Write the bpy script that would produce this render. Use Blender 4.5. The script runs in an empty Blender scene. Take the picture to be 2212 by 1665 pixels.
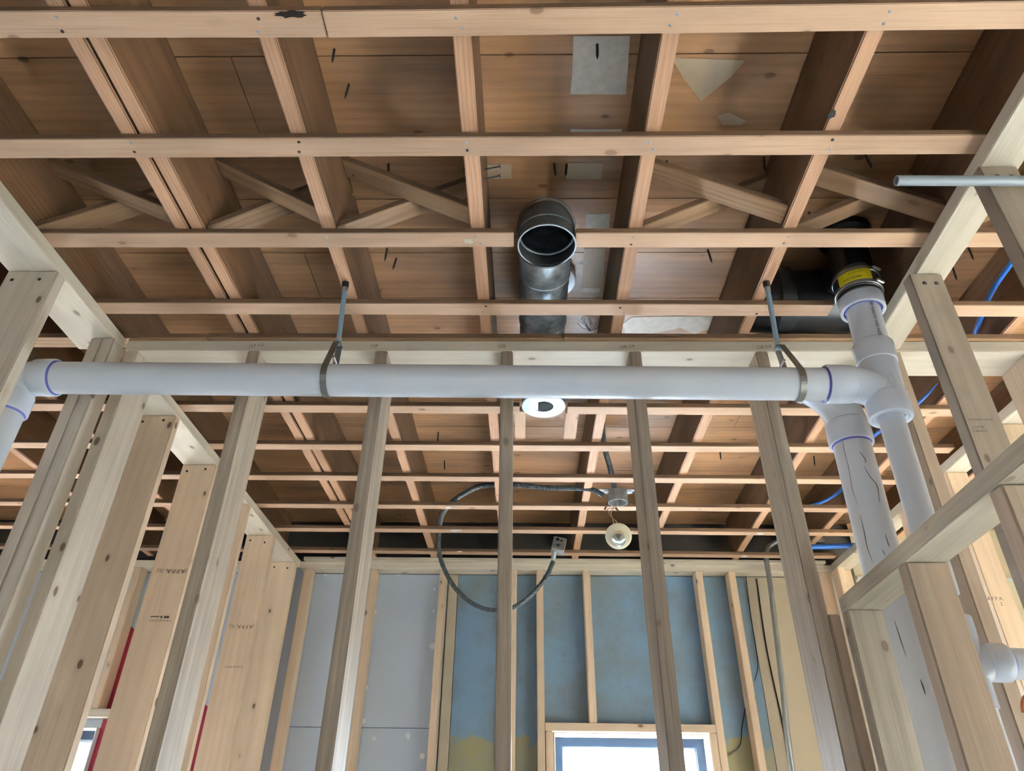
import bpy, bmesh, math, random
from mathutils import Vector, Matrix
random.seed(7)
sc = bpy.context.scene
COL = sc.collection
V = Vector
H = 1.45                      # height of the camera above the floor

# ------------------------------------------------------------------ camera
F_PX, PIT, YAW, ROL = 1519.0, math.radians(32.961), math.radians(-1.3185), math.radians(0.8624)
_cy, _sy, _cp, _sp = math.cos(YAW), math.sin(YAW), math.cos(PIT), math.sin(PIT)
FW = V((_sy*_cp, _cy*_cp, _sp)); _r = V((_cy, -_sy, 0)); _u = _r.cross(FW)
RT = math.cos(ROL)*_r + math.sin(ROL)*_u
UP = -math.sin(ROL)*_r + math.cos(ROL)*_u
cam_d = bpy.data.cameras.new('camera'); cam = bpy.data.objects.new('camera', cam_d); COL.objects.link(cam)
cam_d.sensor_width = 36; cam_d.lens = F_PX/2212*36; cam_d.clip_start = 0.02; cam_d.clip_end = 200
cam.matrix_world = Matrix(((RT.x, UP.x, -FW.x, 0), (RT.y, UP.y, -FW.y, 0), (RT.z, UP.z, -FW.z, H), (0, 0, 0, 1)))
sc.camera = cam

def U(px, py, x=None, y=None, z=None):
    """point of the room seen at a picture position, on the plane x=, y= or z= (z counted from the camera)"""
    d = FW + RT*((px-1106)/F_PX) - UP*((py-832.5)/F_PX)
    k = x/d.x if x is not None else y/d.y if y is not None else z/d.z
    return V((d.x*k, d.y*k, d.z*k + H))

# ------------------------------------------------------------------ light
sc.view_settings.view_transform = 'Standard'; sc.view_settings.look = 'None'
sc.view_settings.gamma = 1.0; sc.view_settings.use_curve_mapping = False
sc.view_settings.exposure = 0.34
sc.cycles.use_denoising = True
sc.cycles.max_bounces = 10; sc.cycles.diffuse_bounces = 6; sc.cycles.glossy_bounces = 4
sc.cycles.sample_clamp_indirect = 12
W = bpy.data.worlds.new('sky'); sc.world = W; W.use_nodes = True
bg = W.node_tree.nodes['Background']; bg.inputs[0].default_value = (0.80, 0.91, 1.0, 1); bg.inputs[1].default_value = 1.25

sun_d = bpy.data.lights.new('sun', 'SUN'); sun_d.energy = 1150; sun_d.angle = math.radians(2.5); sun_d.color = (1.0, 0.97, 0.94)
sun = bpy.data.objects.new('sun', sun_d); COL.objects.link(sun)
sun.rotation_euler = V((-0.22, -1.0, -0.75)).to_track_quat('-Z', 'Y').to_euler(); sun.location = (1, 8, 6)

def area_light(name, loc, size, direction, power, color=(0.80, 0.90, 1.0)):
    d = bpy.data.lights.new(name, 'AREA'); d.shape = 'RECTANGLE'; d.size, d.size_y = size; d.energy = power; d.color = color
    o = bpy.data.objects.new(name, d); COL.objects.link(o); o.location = loc
    o.rotation_euler = V(direction).to_track_quat('-Z', 'Z' if abs(direction[2]) < .9 else 'Y').to_euler()
    return o
area_light('daylight_right', (2.93, 2.65, 1.15), (1.4, 1.4), (-1, 0, 0.0), 8)
area_light('daylight_front_right', (2.93, .45, 1.05), (2.4, 1.3), (-1, 0.5, 0.0), 20, (.86, .94, 1.0))
area_light('daylight_left', (-3.23, 1.6, 1.05), (3.2, 1.2), (1, 0, 0.0), 17)
area_light('front_fill', (-.3, -2.9, 1.1), (2.4, 1.2), (0, 1, 0.0), 21, (.9, .95, 1.0))  # added fill panel before the closed front wall, lifts the camera-facing sides
area_light('daylight_back', (0.54, 4.22, 1.40), (0.74, 0.95), (0, -1, -0.1), 120, (.58, .79, 1.0))

# ------------------------------------------------------------------ materials
def new_mat(name):
    m = bpy.data.materials.new(name); m.use_nodes = True
    return m, m.node_tree, m.node_tree.nodes, m.node_tree.nodes['Principled BSDF']
def mth(nt, op, a, b=None, clamp=False):
    n = nt.nodes.new('ShaderNodeMath'); n.operation = op; n.use_clamp = clamp
    for i, s in enumerate((a, b)):
        if s is None: continue
        if isinstance(s, (int, float)): n.inputs[i].default_value = s
        else: nt.links.new(s, n.inputs[i])
    return n.outputs[0]
def mixc(nt, fac, a, b, mode='MIX'):
    n = nt.nodes.new('ShaderNodeMix'); n.data_type = 'RGBA'; n.blend_type = mode
    for i, s in ((0, fac), (6, a), (7, b)):
        if isinstance(s, (int, float)): n.inputs[i].default_value = s
        elif isinstance(s, tuple): n.inputs[i].default_value = (*s, 1)
        else: nt.links.new(s, n.inputs[i])
    return n.outputs[2]
def ramp(nt, fac, lo, hi):
    n = nt.nodes.new('ShaderNodeMapRange'); n.clamp = True
    nt.links.new(fac, n.inputs[0]); n.inputs[1].default_value = lo; n.inputs[2].default_value = hi
    return n.outputs[0]
def scaled(nt, vec, s, off=None):
    n = nt.nodes.new('ShaderNodeVectorMath'); n.operation = 'MULTIPLY'; nt.links.new(vec, n.inputs[0]); n.inputs[1].default_value = s
    return n.outputs[0]
def noise(nt, vec, scale, detail=3, rough=.55):
    n = nt.nodes.new('ShaderNodeTexNoise'); nt.links.new(vec, n.inputs['Vector'])
    n.inputs['Scale'].default_value = scale; n.inputs['Detail'].default_value = detail; n.inputs['Roughness'].default_value = rough
    return n.outputs[0]

def wood(name, light, dark, ring=26, ringmix=.5, rough=.6, knots=.5, grey=0.0, fibre=.35, spec=.3, tone=.25):
    """lumber whose grain runs along the object's own x axis"""
    m, nt, N, P = new_mat(name); L = nt.links
    tc = N.new('ShaderNodeTexCoord'); oi = N.new('ShaderNodeObjectInfo')
    off = N.new('ShaderNodeVectorMath'); off.operation = 'SCALE'; off.inputs[0].default_value = (17.0, 0.31, 0.23); L.new(oi.outputs['Random'], off.inputs['Scale'])
    rnd = N.new('ShaderNodeTexWhiteNoise'); rnd.noise_dimensions = '1D'; L.new(oi.outputs['Random'], rnd.inputs['W'])
    ad = N.new('ShaderNodeVectorMath'); ad.operation = 'ADD'; L.new(tc.outputs['Object'], ad.inputs[0]); L.new(off.outputs[0], ad.inputs[1])
    base = ad.outputs[0]
    sh = N.new('ShaderNodeVectorMath'); sh.operation = 'ADD'; L.new(base, sh.inputs[0]); sh.inputs[1].default_value = (0, -.19, .06)
    wv = N.new('ShaderNodeTexWave'); wv.wave_type = 'RINGS'; wv.rings_direction = 'X'; wv.wave_profile = 'SIN'
    L.new(scaled(nt, sh.outputs[0], (.17, 1, 1)), wv.inputs['Vector'])
    wv.inputs['Scale'].default_value = ring; wv.inputs['Distortion'].default_value = 6.5; wv.inputs['Detail'].default_value = 2.0; wv.inputs['Detail Scale'].default_value = .5
    rings = mth(nt, 'POWER', wv.outputs['Fac'], 1.8)
    fib = noise(nt, scaled(nt, base, (2.2, 60, 60)), 3.5, 3, .65)
    fibr = ramp(nt, fib, .38, .68)
    blot = noise(nt, scaled(nt, base, (.8, 3.5, 3.5)), 2.2, 3)
    f = mth(nt, 'ADD', mth(nt, 'MULTIPLY', rings, ringmix), mth(nt, 'MULTIPLY', fibr, fibre), True)
    c = mixc(nt, f, light, dark)
    fine = noise(nt, scaled(nt, base, (1.1, 150, 150)), 3.0, 2, .5)          # hair-thin dark grain lines
    c = mixc(nt, mth(nt, 'MULTIPLY', ramp(nt, fine, .60, .72), min(.55, .25 + fibre*.6)), c, tuple(x*.55 for x in dark))
    t = mth(nt, 'ADD', mth(nt, 'MULTIPLY', ramp(nt, blot, .3, .72), tone*1.4), 1-tone)
    tb = mth(nt, 'MULTIPLY', t, mth(nt, 'ADD', mth(nt, 'MULTIPLY', rnd.outputs[0], .22), .89))
    cmb = N.new('ShaderNodeCombineColor'); [L.new(tb, cmb.inputs[i]) for i in range(3)]
    c = mixc(nt, 1.0, c, cmb.outputs[0], 'MULTIPLY')
    if grey:
        g = noise(nt, scaled(nt, base, (.5, 22, 22)), 2.0, 4, .7)
        c = mixc(nt, mth(nt, 'MULTIPLY', ramp(nt, g, .40, .66), grey), c, (.17, .155, .14))
    if knots:
        vo = N.new('ShaderNodeTexVoronoi'); vo.feature = 'F1'; vo.inputs['Scale'].default_value = 1.0
        wob = N.new('ShaderNodeVectorMath'); wob.operation = 'ADD'
        kv = scaled(nt, base, (6.5, 11.5, 11.5)); L.new(kv, wob.inputs[0])
        nc = N.new('ShaderNodeTexNoise'); nc.inputs['Scale'].default_value = 9; L.new(base, nc.inputs['Vector'])
        L.new(scaled(nt, nc.outputs['Color'], (.10, .10, .10)), wob.inputs[1])
        L.new(wob.outputs[0], vo.inputs['Vector'])
        k = mth(nt, 'SUBTRACT', 1.0, ramp(nt, vo.outputs['Distance'], .075, .105))
        halo = mth(nt, 'SUBTRACT', 1.0, ramp(nt, vo.outputs['Distance'], .08, .22))
        c = mixc(nt, mth(nt, 'MULTIPLY', halo, .35*knots), c, tuple(x*.55 for x in dark))
        c = mixc(nt, mth(nt, 'MULTIPLY', k, min(1, knots*1.15)), c, (dark[0]*.24, dark[1]*.18, dark[2]*.15))
    L.new(c, P.inputs['Base Color']); P.inputs['Roughness'].default_value = rough; P.inputs['Specular IOR Level'].default_value = spec
    bp = N.new('ShaderNodeBump'); bp.inputs['Strength'].default_value = .25; bp.inputs['Distance'].default_value = .002
    L.new(fib, bp.inputs['Height']); L.new(bp.outputs[0], P.inputs['Normal'])
    return m

def plain(name, col, rough=.5, metal=0.0, spec=.5, mottle=0.0, mscale=12, col2=None, bump=0.0, **kw):
    m, nt, N, P = new_mat(name)
    P.inputs['Base Color'].default_value = (*col, 1); P.inputs['Roughness'].default_value = rough
    P.inputs['Metallic'].default_value = metal; P.inputs['Specular IOR Level'].default_value = spec
    for k, v in kw.items(): P.inputs[k.replace('_', ' ')].default_value = v
    if mottle:
        tc = N.new('ShaderNodeTexCoord'); n = noise(nt, tc.outputs['Object'], mscale, 5, .65)
        f = ramp(nt, n, .38, .66)
        nt.links.new(mixc(nt, mth(nt, 'MULTIPLY', f, mottle), col, col2 or tuple(x*.5 for x in col)), P.inputs['Base Color'])
        if bump:
            b = N.new('ShaderNodeBump'); b.inputs['Strength'].default_value = bump; b.inputs['Distance'].default_value = .003
            nt.links.new(n, b.inputs['Height']); nt.links.new(b.outputs[0], P.inputs['Normal'])
    return m

M = {}
M['joist'] = wood('old fir joist', (.60, .35, .21), (.40, .215, .12), ring=40, ringmix=.35, knots=.2, rough=.55, fibre=.3)
M['board'] = wood('old pine roof board', (.50, .265, .12), (.31, .155, .068), ring=11, ringmix=.28, knots=.6, rough=.36, spec=.45, fibre=.22, tone=.42)
M['strip_side'] = wood('dark furring side', (.15, .088, .05), (.10, .056, .03), ring=14, ringmix=.2, knots=.3, fibre=.3)
M['joist_side'] = wood('dark joist side', (.155, .080, .038), (.078, .039, .018), ring=26, ringmix=.35, knots=.3, fibre=.45, tone=.5)
M['strip'] = wood('furring pine', (.64, .425, .28), (.47, .285, .175), ring=14, ringmix=.22, knots=.45, rough=.6, fibre=.25)
M['brace'] = wood('old bridging', (.42, .26, .14), (.24, .135, .068), ring=22, ringmix=.5, knots=.3)
M['spruce'] = wood('new spruce', (.82, .64, .45), (.66, .475, .31), ring=9, ringmix=.22, knots=.8, rough=.55, fibre=.2, tone=.16)
M['ash'] = wood('greyish spruce', (.64, .56, .45), (.49, .41, .31), ring=9, ringmix=.26, knots=.8, grey=.18, fibre=.25)
M['pale'] = wood('pale spruce', (.78, .70, .56), (.63, .53, .39), ring=9, ringmix=.25, knots=.65, rough=.5, fibre=.22, tone=.18)
M['grey'] = wood('weathered spruce', (.47, .385, .29), (.29, .225, .16), ring=18, ringmix=.32, knots=.4, grey=.55, fibre=.4)
M['tan'] = wood('tan spruce', (.54, .42, .31), (.42, .31, .215), ring=12, ringmix=.26, knots=.55, grey=.15, fibre=.25)
M['dun'] = wood('dun spruce', (.37, .31, .245), (.28, .225, .17), ring=10, ringmix=.25, knots=.6, grey=.1, fibre=.25)
M['blue'] = wood('blue stained pine', (.66, .585, .45), (.52, .42, .29), ring=9, ringmix=.3, knots=.5, grey=.42, fibre=.2)
M['pvc'] = plain('white pvc', (.68, .725, .78), .32, mottle=.10, mscale=9, col2=(.5, .51, .53))
M['hub'] = plain('white pvc fitting', (.66, .72, .81), .22)
M['primer'] = plain('purple primer', (.10, .11, .42), .4)
M['black'] = plain('black abs', (.005, .005, .006), .34, spec=.35)
M['rubber'] = plain('black rubber', (.02, .02, .02), .5)
M['steel'] = plain('stainless steel', (.55, .56, .57), .3, .8)
M['band'] = plain('dull steel band', (.16, .165, .17), .3, .8)
M['zinc'] = plain('zinc rod', (.36, .55, .72), .3, .5)
M['strap'] = plain('galvanised strap', (.30, .30, .28), .42, .9, mottle=.4)
M['galv'] = plain('galvanised duct', (.50, .56, .62), .36, .6, mottle=.8, mscale=22, col2=(.12, .135, .145))
M['duct_dark'] = plain('dirty duct', (.085, .09, .095), .55, .5, mottle=.7, mscale=18, col2=(.03, .03, .032))
M['galvcap'] = plain('bright galvanised', (.62, .70, .76), .3, .9, mottle=.3)
M['void'] = plain('flat black', (.008, .008, .008), .9)  # stands in for the dark inside holes; also colours the burnt knot and switch
M['flex'] = plain('grey flexible conduit', (.085, .10, .11), .4, .4)
M['emt'] = plain('steel conduit', (.42, .47, .48), .35, .8, mottle=.3)
M['greypvc'] = plain('grey pvc conduit', (.26, .30, .33), .4)
M['pex'] = plain('blue pex', (.02, .16, .62), .35)
M['box'] = plain('zinc box', (.50, .53, .52), .4, .6, mottle=.35)
M['cream'] = plain('cream bakelite', (.72, .66, .46), .35)
M['glass'] = plain('clear bulb glass', (1, 1, 1), .02, Transmission_Weight=1.0, IOR=1.2)
M['pane'] = plain('window glass', (1, 1, 1), .0, Transmission_Weight=1.0, IOR=1.01)
M['wire'] = plain('copper wire', (.42, .26, .2), .45)
M['redcap'] = plain('dull red wire nut', (.22, .06, .05), .5)
M['copper'] = plain('copper', (.72, .30, .16), .25, 1.0)
M['iron'] = plain('black iron nail', (.012, .011, .011), .5)
M['nailhead'] = plain('bright nail head', (.42, .46, .50), .35, .8)
M['ink'] = plain('black ink', (.05, .042, .035), .7)
M['pencil'] = plain('pencil', (.16, .12, .095), .7)
M['yellow'] = plain('yellow label', (.70, .60, .015), .4)
M['paper'] = plain('old silvery paper', (.66, .60, .50), .42, mottle=.45, mscale=40, col2=(.42, .36, .27), bump=.3)
M['paper_dim'] = plain('pale bare wood mark', (.46, .36, .24), .5, mottle=.3, mscale=18, col2=(.36, .25, .15))
M['tar'] = plain('water stain', (.022, .016, .012), .9, spec=.1)
M['plaster'] = plain('joint compound', (.78, .79, .80), .6)
M['floor'] = plain('concrete', (.47, .56, .65), .6, mottle=.2, mscale=3)
M['gyp'] = plain('grey board', (.52, .60, .69), .75, mottle=.18, mscale=2.2, col2=(.40, .43, .46))
M['beige'] = plain('beige board', (.52, .455, .335), .75, mottle=.4, mscale=3, col2=(.40, .33, .22))
M['red'] = plain('red paint', (.30, .012, .035), .45)
M['navy'] = plain('dark window frame', (.013, .026, .045), .4, spec=.2)
M['white'] = plain('white reveal', (.80, .83, .86), .5)
M['wallw'] = plain('pale wall', (.72, .68, .50), .7, mottle=.12, mscale=4)
M['offwhite'] = plain('off white wall', (.40, .40, .39), .7)
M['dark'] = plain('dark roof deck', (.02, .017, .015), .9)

def blue_wall():
    m, nt, N, P = new_mat('old blue wall'); L = nt.links
    tc = N.new('ShaderNodeTexCoord'); g = N.new('ShaderNodeNewGeometry'); sp = N.new('ShaderNodeSeparateXYZ'); L.new(g.outputs['Position'], sp.inputs[0])
    n1 = noise(nt, tc.outputs['Object'], 3.2, 6, .65); n2 = noise(nt, tc.outputs['Object'], 18, 4)
    c = mixc(nt, ramp(nt, n1, .42, .66), (.175, .29, .405), (.165, .205, .22))
    c = mixc(nt, mth(nt, 'MULTIPLY', ramp(nt, n2, .6, .75), .3), c, (.10, .10, .08))
    edge = mth(nt, 'ADD', sp.outputs['Z'], mth(nt, 'MULTIPLY', n1, .42))       # old yellow paint left under a ragged line
    c = mixc(nt, mth(nt, 'SUBTRACT', 1.0, ramp(nt, edge, 2.085, 2.10)), c, mixc(nt, ramp(nt, n1, .4, .6), (.29, .27, .13), (.24, .255, .20)))
    L.new(c, P.inputs['Base Color']); P.inputs['Roughness'].default_value = .6
    return m
M['bluewall'] = blue_wall()

# ------------------------------------------------------------------ helpers
def bm_obj(name, bm, mat, parent=None, origin=V((0, 0, 0)), smooth=False, mw=None):
    """bm is in world coordinates; the mesh is stored around origin (or in the frame mw)"""
    mw = mw or Matrix.Translation(origin)
    bmesh.ops.transform(bm, matrix=mw.inverted(), verts=bm.verts)
    bmesh.ops.recalc_face_normals(bm, faces=bm.faces)
    me = bpy.data.meshes.new(name); bm.to_mesh(me); bm.free()
    me.materials.append(mat)
    if smooth:
        me.shade_smooth()
        try: me.set_sharp_from_angle(angle=math.radians(38))
        except Exception: pass
    o = bpy.data.objects.new(name, me); COL.objects.link(o)
    if parent is not None:
        o.parent = parent; o.matrix_parent_inverse = parent.matrix_basis.inverted()
    o.matrix_basis = mw
    return o
def tag(o, label, cat, group=None, kind=None):
    if label: o['label'] = label
    if cat: o['category'] = cat
    if group: o['group'] = group
    if kind: o['kind'] = kind
    return o
def empty(name, loc, label, cat, group=None):
    o = bpy.data.objects.new(name, None); o.empty_display_size = .05; COL.objects.link(o); o.matrix_basis = Matrix.Translation(loc)
    return tag(o, label, cat, group)
def structure(o):
    o['kind'] = 'structure'; return o

def hexa(bm, c):
    v = [bm.verts.new(p) for p in c]
    for f in ((0, 1, 2, 3), (7, 6, 5, 4), (0, 4, 5, 1), (1, 5, 6, 2), (2, 6, 7, 3), (3, 7, 4, 0)): bm.faces.new([v[i] for i in f])
    return v
def box(bm, lo, hi):
    x0, y0, z0 = lo; x1, y1, z1 = hi
    return hexa(bm, [(x0, y0, z0), (x1, y0, z0), (x1, y1, z0), (x0, y1, z0), (x0, y0, z1), (x1, y0, z1), (x1, y1, z1), (x0, y1, z1)])
def box_obj(name, lo, hi, mat, parent=None, bev=0.0):
    bm = bmesh.new(); box(bm, lo, hi)
    if bev: bmesh.ops.bevel(bm, geom=bm.edges[:], offset=bev, segments=2, affect='EDGES')
    return bm_obj(name, bm, mat, parent, V(((lo[0]+hi[0])/2, (lo[1]+hi[1])/2, (lo[2]+hi[2])/2)))

def lumber(name, a, b, wdir, w, t, mat, bev=.003, parent=None, label=None, cat=None, group=None, nick=0, zend=None, side=None):
    """a stick from a to b (centre line), w wide along wdir, t thick across; grain along its own x; ends rounded a little.
    zend: cut both ends by vertical planes x = const (bridging)"""
    a, b = V(a), V(b); X = (b-a).normalized(); L = (b-a).length
    Y = V(wdir); Y = (Y - X*Y.dot(X)).normalized(); Z = X.cross(Y)
    mid = (a+b)/2
    mw = Matrix(((X.x, Y.x, Z.x, mid.x), (X.y, Y.y, Z.y, mid.y), (X.z, Y.z, Z.z, mid.z), (0, 0, 0, 1)))
    bm = bmesh.new()
    nseg = max(1, int(L/.25))
    rng = random.Random(hash((round(mid.x, 3), round(mid.y, 3), round(mid.z, 3))) & 0xffff)
    rings = []
    for i in range(nseg+1):
        s = i/nseg - .5
        jw = lambda: (rng.uniform(-1, 1)*nick if 0 < i < nseg else 0)
        p = [V((s*L, -w/2+jw(), -t/2+jw())), V((s*L, w/2+jw(), -t/2+jw())), V((s*L, w/2+jw(), t/2+jw())), V((s*L, -w/2+jw(), t/2+jw()))]
        if zend and i in (0, nseg):
            q = []
            for v in p:                                   # slide along the grain until the end is plumb
                d = (mw @ v).x - (a.x if i == 0 else b.x)
                q.append(v - V((d/X.x, 0, 0)))
            p = q
        rings.append([bm.verts.new(v) for v in p])
    for i in range(nseg):
        for k in range(4): bm.faces.new((rings[i][k], rings[i][(k+1) % 4], rings[i+1][(k+1) % 4], rings[i+1][k]))
    bm.faces.new(rings[0][::-1]); bm.faces.new(rings[-1])
    bmesh.ops.recalc_face_normals(bm, faces=bm.faces)
    if bev:
        ed = [e for e in bm.edges if e.calc_face_angle(0) > .8]
        bmesh.ops.bevel(bm, geom=ed, offset=bev, segments=2, affect='EDGES')
    bmesh.ops.transform(bm, matrix=mw, verts=bm.verts)
    o = bm_obj(name, bm, mat, parent, mw=mw)
    if side:                                            # every face but the underside takes the darker side material
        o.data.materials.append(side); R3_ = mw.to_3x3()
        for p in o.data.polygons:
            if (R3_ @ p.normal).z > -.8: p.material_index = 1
    return tag(o, label, cat, group)

def frame_of(d):
    d = V(d).normalized(); h = V((0, 0, 1)) if abs(d.z) < .9 else V((0, 1, 0))
    x = d.cross(h).normalized(); return x, d.cross(x).normalized()
def lathe(bm, a, b, prof, n=40, caps=True, closed=False):
    """prof: (distance along a->b, radius)"""
    a, b = V(a), V(b); d = (b-a).normalized(); x, y = frame_of(d); rr = []
    for s, r in prof:
        c = a + d*s
        rr.append([bm.verts.new(c + (x*math.cos(6.28318531*k/n) + y*math.sin(6.28318531*k/n))*max(r, 1e-5)) for k in range(n)])
    pairs = list(zip(rr, rr[1:])) + ([(rr[-1], rr[0])] if closed else [])
    for p, q in pairs:
        for k in range(n): bm.faces.new((p[k], p[(k+1) % n], q[(k+1) % n], q[k]))
    if caps and not closed: bm.faces.new(rr[0][::-1]); bm.faces.new(rr[-1])
def sweep(bm, pts, rad, n=14, caps=True):
    pts = [V(p) for p in pts]; m = len(pts); rr = []; x = None
    for i, p in enumerate(pts):
        t = (pts[min(i+1, m-1)] - pts[max(i-1, 0)]).normalized()
        if x is None: x, y = frame_of(t)
        else:
            x = (x - t*x.dot(t)).normalized(); y = t.cross(x)
        r = rad(i) if callable(rad) else rad
        rr.append([bm.verts.new(p + (x*math.cos(6.28318531*k/n) + y*math.sin(6.28318531*k/n))*r) for k in range(n)])
    for p, q in zip(rr, rr[1:]):
        for k in range(n): bm.faces.new((p[k], p[(k+1) % n], q[(k+1) % n], q[k]))
    if caps: bm.faces.new(rr[0][::-1]); bm.faces.new(rr[-1])
def spline(pts, n=12):
    """Catmull-Rom through pts"""
    P = [V(p) for p in pts]; P = [2*P[0]-P[1]] + P + [2*P[-1]-P[-2]]; out = []
    for i in range(1, len(P)-2):
        for k in range(n):
            t = k/n
            out.append(.5*((2*P[i]) + (P[i+1]-P[i-1])*t + (2*P[i-1]-5*P[i]+4*P[i+1]-P[i+2])*t*t + (3*P[i]-P[i-1]-3*P[i+1]+P[i+2])*t**3))
    return out + [P[-2]]
def bend(c, a, b, r, n=14):
    """points of a quarter-like bend: from corner c, legs towards a and b, tangent length r"""
    c, a, b = V(c), V(a).normalized(), V(b).normalized()
    p0, p1 = c + a*r, c + b*r
    return [(1-t)**2*p0 + 2*t*(1-t)*c + t*t*p1 for t in (i/n for i in range(n+1))]
def evenly(pts, step):
    P = [V(p) for p in pts]; out = [P[0]]; acc = 0.0
    for a, b in zip(P, P[1:]):
        L = (b-a).length; pos = 0.0
        while acc + (L-pos) >= step:
            pos += step-acc; acc = 0.0; out.append(a + (b-a)*(pos/L))
        acc += L-pos
    return out
def tube_obj(name, pts, r, mat, parent=None, n=14):
    bm = bmesh.new(); sweep(bm, pts, r, n); c = V(pts[0])
    return bm_obj(name, bm, mat, parent, c, True)
def lathe_obj(name, a, b, prof, mat, parent=None, n=40, closed=False):
    bm = bmesh.new(); lathe(bm, a, b, prof, n, closed=closed)
    return bm_obj(name, bm, mat, parent, V(a), True)
def cyl(name, a, b, r, mat, parent=None, n=32, bev=.0):
    L = (V(b)-V(a)).length
    prof = [(0, r), (L, r)] if not bev else [(0, r-bev), (bev, r), (L-bev, r), (L, r-bev)]
    return lathe_obj(name, a, b, prof, mat, parent, n)

def text(body, at, xdir, ydir, size, mat, parent, name='stamp', label=None, squeeze=1.0):
    cu = bpy.data.curves.new('tmp', 'FONT'); cu.body = body; cu.size = 1.0; cu.align_x = 'CENTER'; cu.align_y = 'CENTER'; cu.resolution_u = 2
    tmp = bpy.data.objects.new('tmp', cu); COL.objects.link(tmp)
    dg = bpy.context.evaluated_depsgraph_get(); dg.update()
    me = bpy.data.meshes.new_from_object(tmp.evaluated_get(dg)); me.name = name
    bpy.data.objects.remove(tmp); bpy.data.curves.remove(cu)
    x = V(xdir).normalized(); y = V(ydir); y = (y - x*y.dot(x)).normalized(); z = x.cross(y)
    mw = Matrix(((x.x*size*squeeze, y.x*size, z.x*size, at[0]), (x.y*size*squeeze, y.y*size, z.y*size, at[1]), (x.z*size*squeeze, y.z*size, z.z*size, at[2]), (0, 0, 0, 1)))
    me.materials.clear(); me.materials.append(mat)
    o = bpy.data.objects.new(name, me); COL.objects.link(o); o.parent = parent
    bpy.context.view_layer.update()
    o.matrix_parent_inverse = parent.matrix_basis.inverted(); o.matrix_basis = mw
    if label: o['label'] = label
    return o

_nh = None
def nail_head(parent, at, normal, r=.0042, mat=None, name='nail_head'):
    """a nail head flush in a stick"""
    bm = bmesh.new(); n = V(normal).normalized(); at = V(at)
    lathe(bm, at - n*.002, at + n*.002, [(0, r), (.0026, r), (.0036, r*.6)], 10)
    return bm_obj(name, bm, mat or M['nailhead'], parent, at)

# ------------------------------------------------------------------ heights
ZS0, ZS1 = H+1.340, H+1.359        # furring strips
ZJ1 = H+1.594                      # joist tops = underside of the boards
ZP0, ZP1 = H+1.300, H+1.3395       # wall plates

# ------------------------------------------------------------------ shell
XL, XR, YF, YB = -3.3, 3.0, -3.0, 4.02
structure(box_obj('floor', (XL, YF, -.12), (XR, 4.3, 0.0), M['floor']))
bm = bmesh.new(); y = .991-.2265*18; i = 0
while y < 4.3:
    i += 1; b0, b1 = y+.0016, y+.2265-.0016
    cut = [-3.3] + [c for c in ((-1.9, .28, 2.4), (-.72, 1.5), (-2.6, .95))[i % 3]] + [3.0]
    for x0, x1 in zip(cut, cut[1:]):
        box(bm, (x0+.001, b0, ZJ1+.001), (x1-.001, b1, ZJ1+.022))
    y += .2265
structure(bm_obj('ceiling', bm, M['board'], None, V((0, 0, ZJ1))))
structure(box_obj('trim_1', (XL-.1, YF-.1, ZJ1+.024), (XR+.1, 4.5, ZJ1+.12), M['dark']))

def wall_with_holes(name, plane, at, thick, span, zr, holes, mat):
    """wall on x=at or y=at; holes: (u0,u1,z0,z1)"""
    us = sorted({span[0], span[1], *[h[0] for h in holes], *[h[1] for h in holes]}); zs = sorted({*zr, *[h[2] for h in holes], *[h[3] for h in holes]})
    bm = bmesh.new()
    for u0, u1 in zip(us, us[1:]):
        for z0, z1 in zip(zs, zs[1:]):
            uc, zc = (u0+u1)/2, (z0+z1)/2
            if any(h[0] < uc < h[1] and h[2] < zc < h[3] for h in holes): continue
            if plane == 'y': box(bm, (u0, at, z0), (u1, at+thick, z1))
            else: box(bm, (at, u0, z0), (at+thick, u1, z1))
    bmesh.ops.remove_doubles(bm, verts=bm.verts, dist=1e-5)
    return structure(bm_obj(name, bm, mat, None, V((0, 0, 0))))
WIN1 = (.150, .945, 1.12, H+.470)
WIN2 = (-3.1, -2.215, .95, H+.470)
back = wall_with_holes('wall_back', 'y', 4.055, .15, (XL, XR), (0, ZJ1), [WIN1, WIN2], M['offwhite'])
wall_with_holes('wall_left', 'x', XL-.15, .15, (YF, 4.2), (0, ZJ1), [(0.0, 3.3, .4, 1.7)], M['offwhite'])
wall_with_holes('wall_right', 'x', XR, .15, (YF, 4.2), (0, ZJ1), [(1.9, 3.4, .4, 1.9), (-.8, 1.7, .4, 1.5)], M['wallw'])
wall_with_holes('wall_front', 'y', YF-.15, .15, (XL, XR), (0, ZJ1), [], M['offwhite'])

# wall coverings between the studs of the back wall, all on y = 4.02..4.05
def panel(name, x0, x1, z0, z1, mat, label, cat='wall panel', hole=None):
    bm = bmesh.new()
    if hole:
        hx0, hx1, hz = hole
        for lo, hi in (((x0, z0), (hx0, z1)), ((hx1, z0), (x1, z1)), ((hx0, hz), (hx1, z1))):
            if hi[0]-lo[0] > .002: box(bm, (lo[0], 4.022, lo[1]), (hi[0], 4.052, hi[1]))
        bmesh.ops.remove_doubles(bm, verts=bm.verts, dist=1e-5)
    else: box(bm, (x0, 4.022, z0), (x1, 4.052, z1))
    return tag(bm_obj(name, bm, mat, None, V((x0, 4.02, z0))), label, cat)
zpt = H+1.296
panel('wall_panel', -1.255, -.448, 0, H+.486, M['gyp'], 'grey wall board below the horizontal seam, left of the blue wall')
panel('wall_panel', -1.255, -.448, H+.489, zpt, M['gyp'], 'pale grey wall board above the seam, behind the left studs of the far wall')
panel('wall_panel', -.385, 1.262, .0, zpt, M['bluewall'], 'old blue wall board with yellow patches around the far window', hole=(.150, .945, H+.470))
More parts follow.
